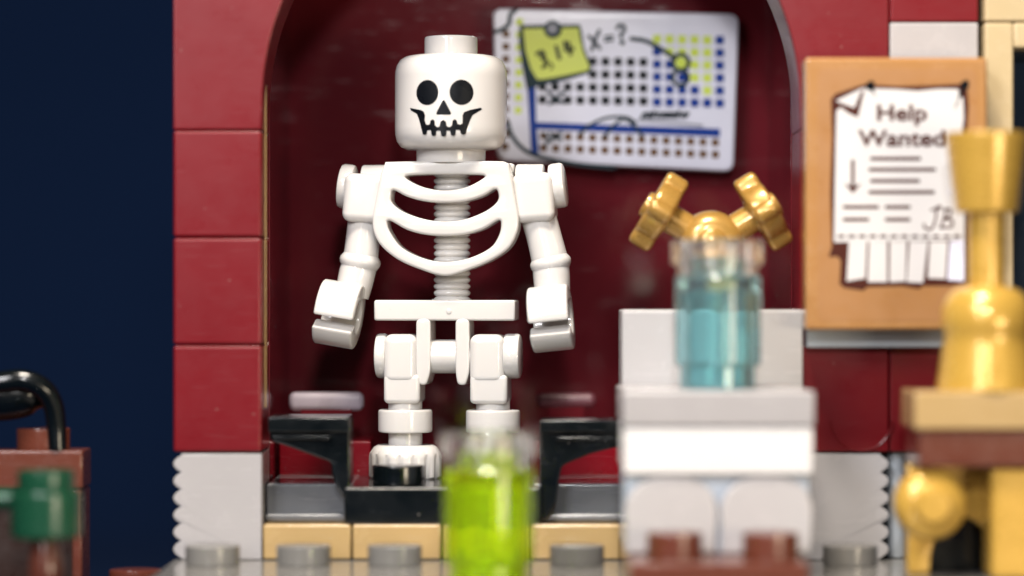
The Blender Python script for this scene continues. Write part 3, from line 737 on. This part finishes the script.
px0 = 986.5
t = thing('gold_goblet', 'blurred gold goblet with flared cup and domed base on the desk', 'goblet', (X(px0, yg), yg, zt))
gp = lambda pts: [(W(r, yg), max(Z(y, yg), zt + 0.02)) for r, y in pts]
part('base', lathe(gp([(0, 391), (49.5, 391), (49.8, 388), (43.5, 345), (42, 338), (43.5, 331), (45, 322), (44, 308), (39, 296), (30, 288.5), (19, 286), (0, 286)]), 64, Matrix.Translation((X(px0, yg), yg, 0))), 'goldm', t)
part('stem', lathe(gp([(0, 289), (19, 289), (18.6, 284), (18.6, 214), (0, 214)]), 48, Matrix.Translation((X(px0, yg), yg, 0))), 'goldm', t)
part('cup', lathe(gp([(0, 213), (28, 213), (29.5, 212.5), (31, 210), (40.8, 136), (40, 133), (37.5, 132.5), (35, 134), (30, 170), (0, 175)]), 64, Matrix.Translation((X(px0, yg), yg, 0))), 'goldm', t)

# ------------------------------------------------------------------ left foreground
t = thing('brown_crate', 'reddish brown crate with a stud on top at the left border', 'crate', (X(40, 2), 4, -14))
xr_ = X(82.5, 0)
part('lid', box(xr_ - 22, xr_, 0, 5.2, Z(488.5, 0), Z(450.5, 0), 0.2), 'brown', t)
for a, c in ((xr_ - .95, xr_ - .08), (xr_ - 22, xr_ - 21)): part('side_panel', box(a, c, 0.1, 5.1, -14, Z(489, 0), 0.18), 'brown', t)
part('shade_panel', box(xr_ - 21, xr_ - .9, 3.4, 5.0, -14, Z(489, 0), 0.1), 'shadebrown', t)  # dark colour stands in for the shade inside the crate
part('stud', stud(X(43.5, 2.6), 2.6, Z(450.5, 0), 2.4, 1.9), 'brown', t)
yh = 0.6
bm = tube([(X(-60, yh + 1), yh + 1, Z(404, yh)), (X(-20, yh + 1), yh + 1, Z(398, yh)), (X(10, yh + 1), yh + 1, Z(396, yh)), (X(34, yh + 1), yh + 1, Z(395, yh)), (X(47, yh + 1), yh + 1, Z(398, yh))], [1.8, 2.2, 2.25, 1.8, 0.9], 24, 6)
tube([(X(-60, yh), yh - 1, Z(394, yh)), (X(-25, yh), yh - 1.2, Z(388, yh)), (X(6, yh), yh - 1.4, Z(381, yh)), (X(28, yh), yh - 1.2, Z(380, yh)), (X(45, yh), yh - .8, Z(389, yh)), (X(53.5, yh), yh - .3, Z(405, yh)), (X(56.3, yh), yh, Z(427, yh)), (X(57.5, yh), yh, Z(449.5, yh))], [0.9, .9, .95, .98, .98, .94, .88, .82], 24, 6, bm)
single('black_hook', bm, 'black', 'glossy black curved hook resting on the brown crate', 'hook', (X(30, yh), yh, Z(450, yh)))
ygr = -17.5
t = thing('green_peg', 'dark green round peg with a stud and side bar before the crate', 'peg', (X(46, ygr), ygr, -14))
cxg = X(46, ygr)
pr = [(0, Z(538, ygr)), (2.5, Z(538, ygr)), (2.85, Z(536, ygr)), (2.92, Z(533, ygr)), (2.92, Z(494, ygr)), (2.8, Z(491, ygr)), (2.5, Z(490, ygr)), (0, Z(490, ygr))]
part('body', lathe(pr, 48, Matrix.Translation((cxg, ygr, 0))), 'green', t)
part('stud', stud(cxg, ygr, Z(490, ygr), 2.38, 1.65), 'green', t)
pz = Z(538.2, ygr); part('post', lathe([(0, -14), (1.0, -14), (1.05, pz - 6), (1.42, pz - 3.4), (1.4, pz - 2.2), (1.05, pz), (0, pz)], 40, Matrix.Translation((cxg, ygr, 0))), 'brown', t, 'reddish brown rounded post')
part('side_bar', cyl((cxg - 11, ygr, Z(499, ygr)), (1, 0, 0), 0.85, 9, 0.2, 24), 'green', t)

# ------------------------------------------------------------------ lamps, world, camera
def area(name, loc, tgt, size, power, col):
    l = bpy.data.lights.new(name, 'AREA'); l.shape = 'RECTANGLE'; l.size, l.size_y = size[0] * S, size[1] * S; l.energy = power; l.color = col
    o = bpy.data.objects.new(name, l); COL.objects.link(o); o.location = Vector(loc) * S
    o.rotation_euler = (Vector(tgt) - Vector(loc)).to_track_quat('-Z', 'Y').to_euler(); return o
area('key_softbox', (-140, -270, 210), (0, 5, 25), (100, 75), 0.72, (1.0, 0.985, 1.0))
area('front_softbox', (-120, -320, 98), (-20, 5, 30), (45, 80), 0.18, (1.0, 0.96, 0.97))
area('front_bulb', (6, -262, 112), (0, 5, 10), (16, 16), 0.22, (1.0, 0.97, 0.95))
area('warm_fill', (150, -235, 2), (0, 5, 12), (90, 60), 0.27, (1.0, 0.84, 0.62))
area('top_lamp', (-8, -82, 215), (0, 0, 10), (60, 36), 0.80, (1.0, 0.90, 0.78))
w = bpy.data.worlds.new('World'); sc.world = w; w.use_nodes = True
w.node_tree.nodes['Background'].inputs[0].default_value = (0.5, 0.52, 0.6, 1); w.node_tree.nodes['Background'].inputs[1].default_value = 0.03

cam = bpy.data.cameras.new('camera'); co = bpy.data.objects.new('camera', cam); COL.objects.link(co); sc.camera = co
co.location = Vector((0, -DCAM, ZC)) * S; co.rotation_euler = (PI / 2, 0, 0)
cam.sensor_width = 36; cam.lens = 36 * FPX / 1024; cam.clip_start = 0.01; cam.clip_end = 10
cam.dof.use_dof = True; cam.dof.focus_distance = 260.8 * S; cam.dof.aperture_fstop = 9.8; cam.dof.aperture_blades = 0
sc.view_settings.view_transform = 'Standard'; sc.view_settings.look = 'None'; sc.view_settings.exposure = 0.12; sc.view_settings.gamma = 1
sc.render.engine = 'CYCLES'; sc.cycles.use_denoising = True; sc.cycles.max_bounces = 14; sc.cycles.transmission_bounces = 12; sc.cycles.transparent_max_bounces = 8
for o in bpy.data.objects:
    if 'org' in o: del o['org']
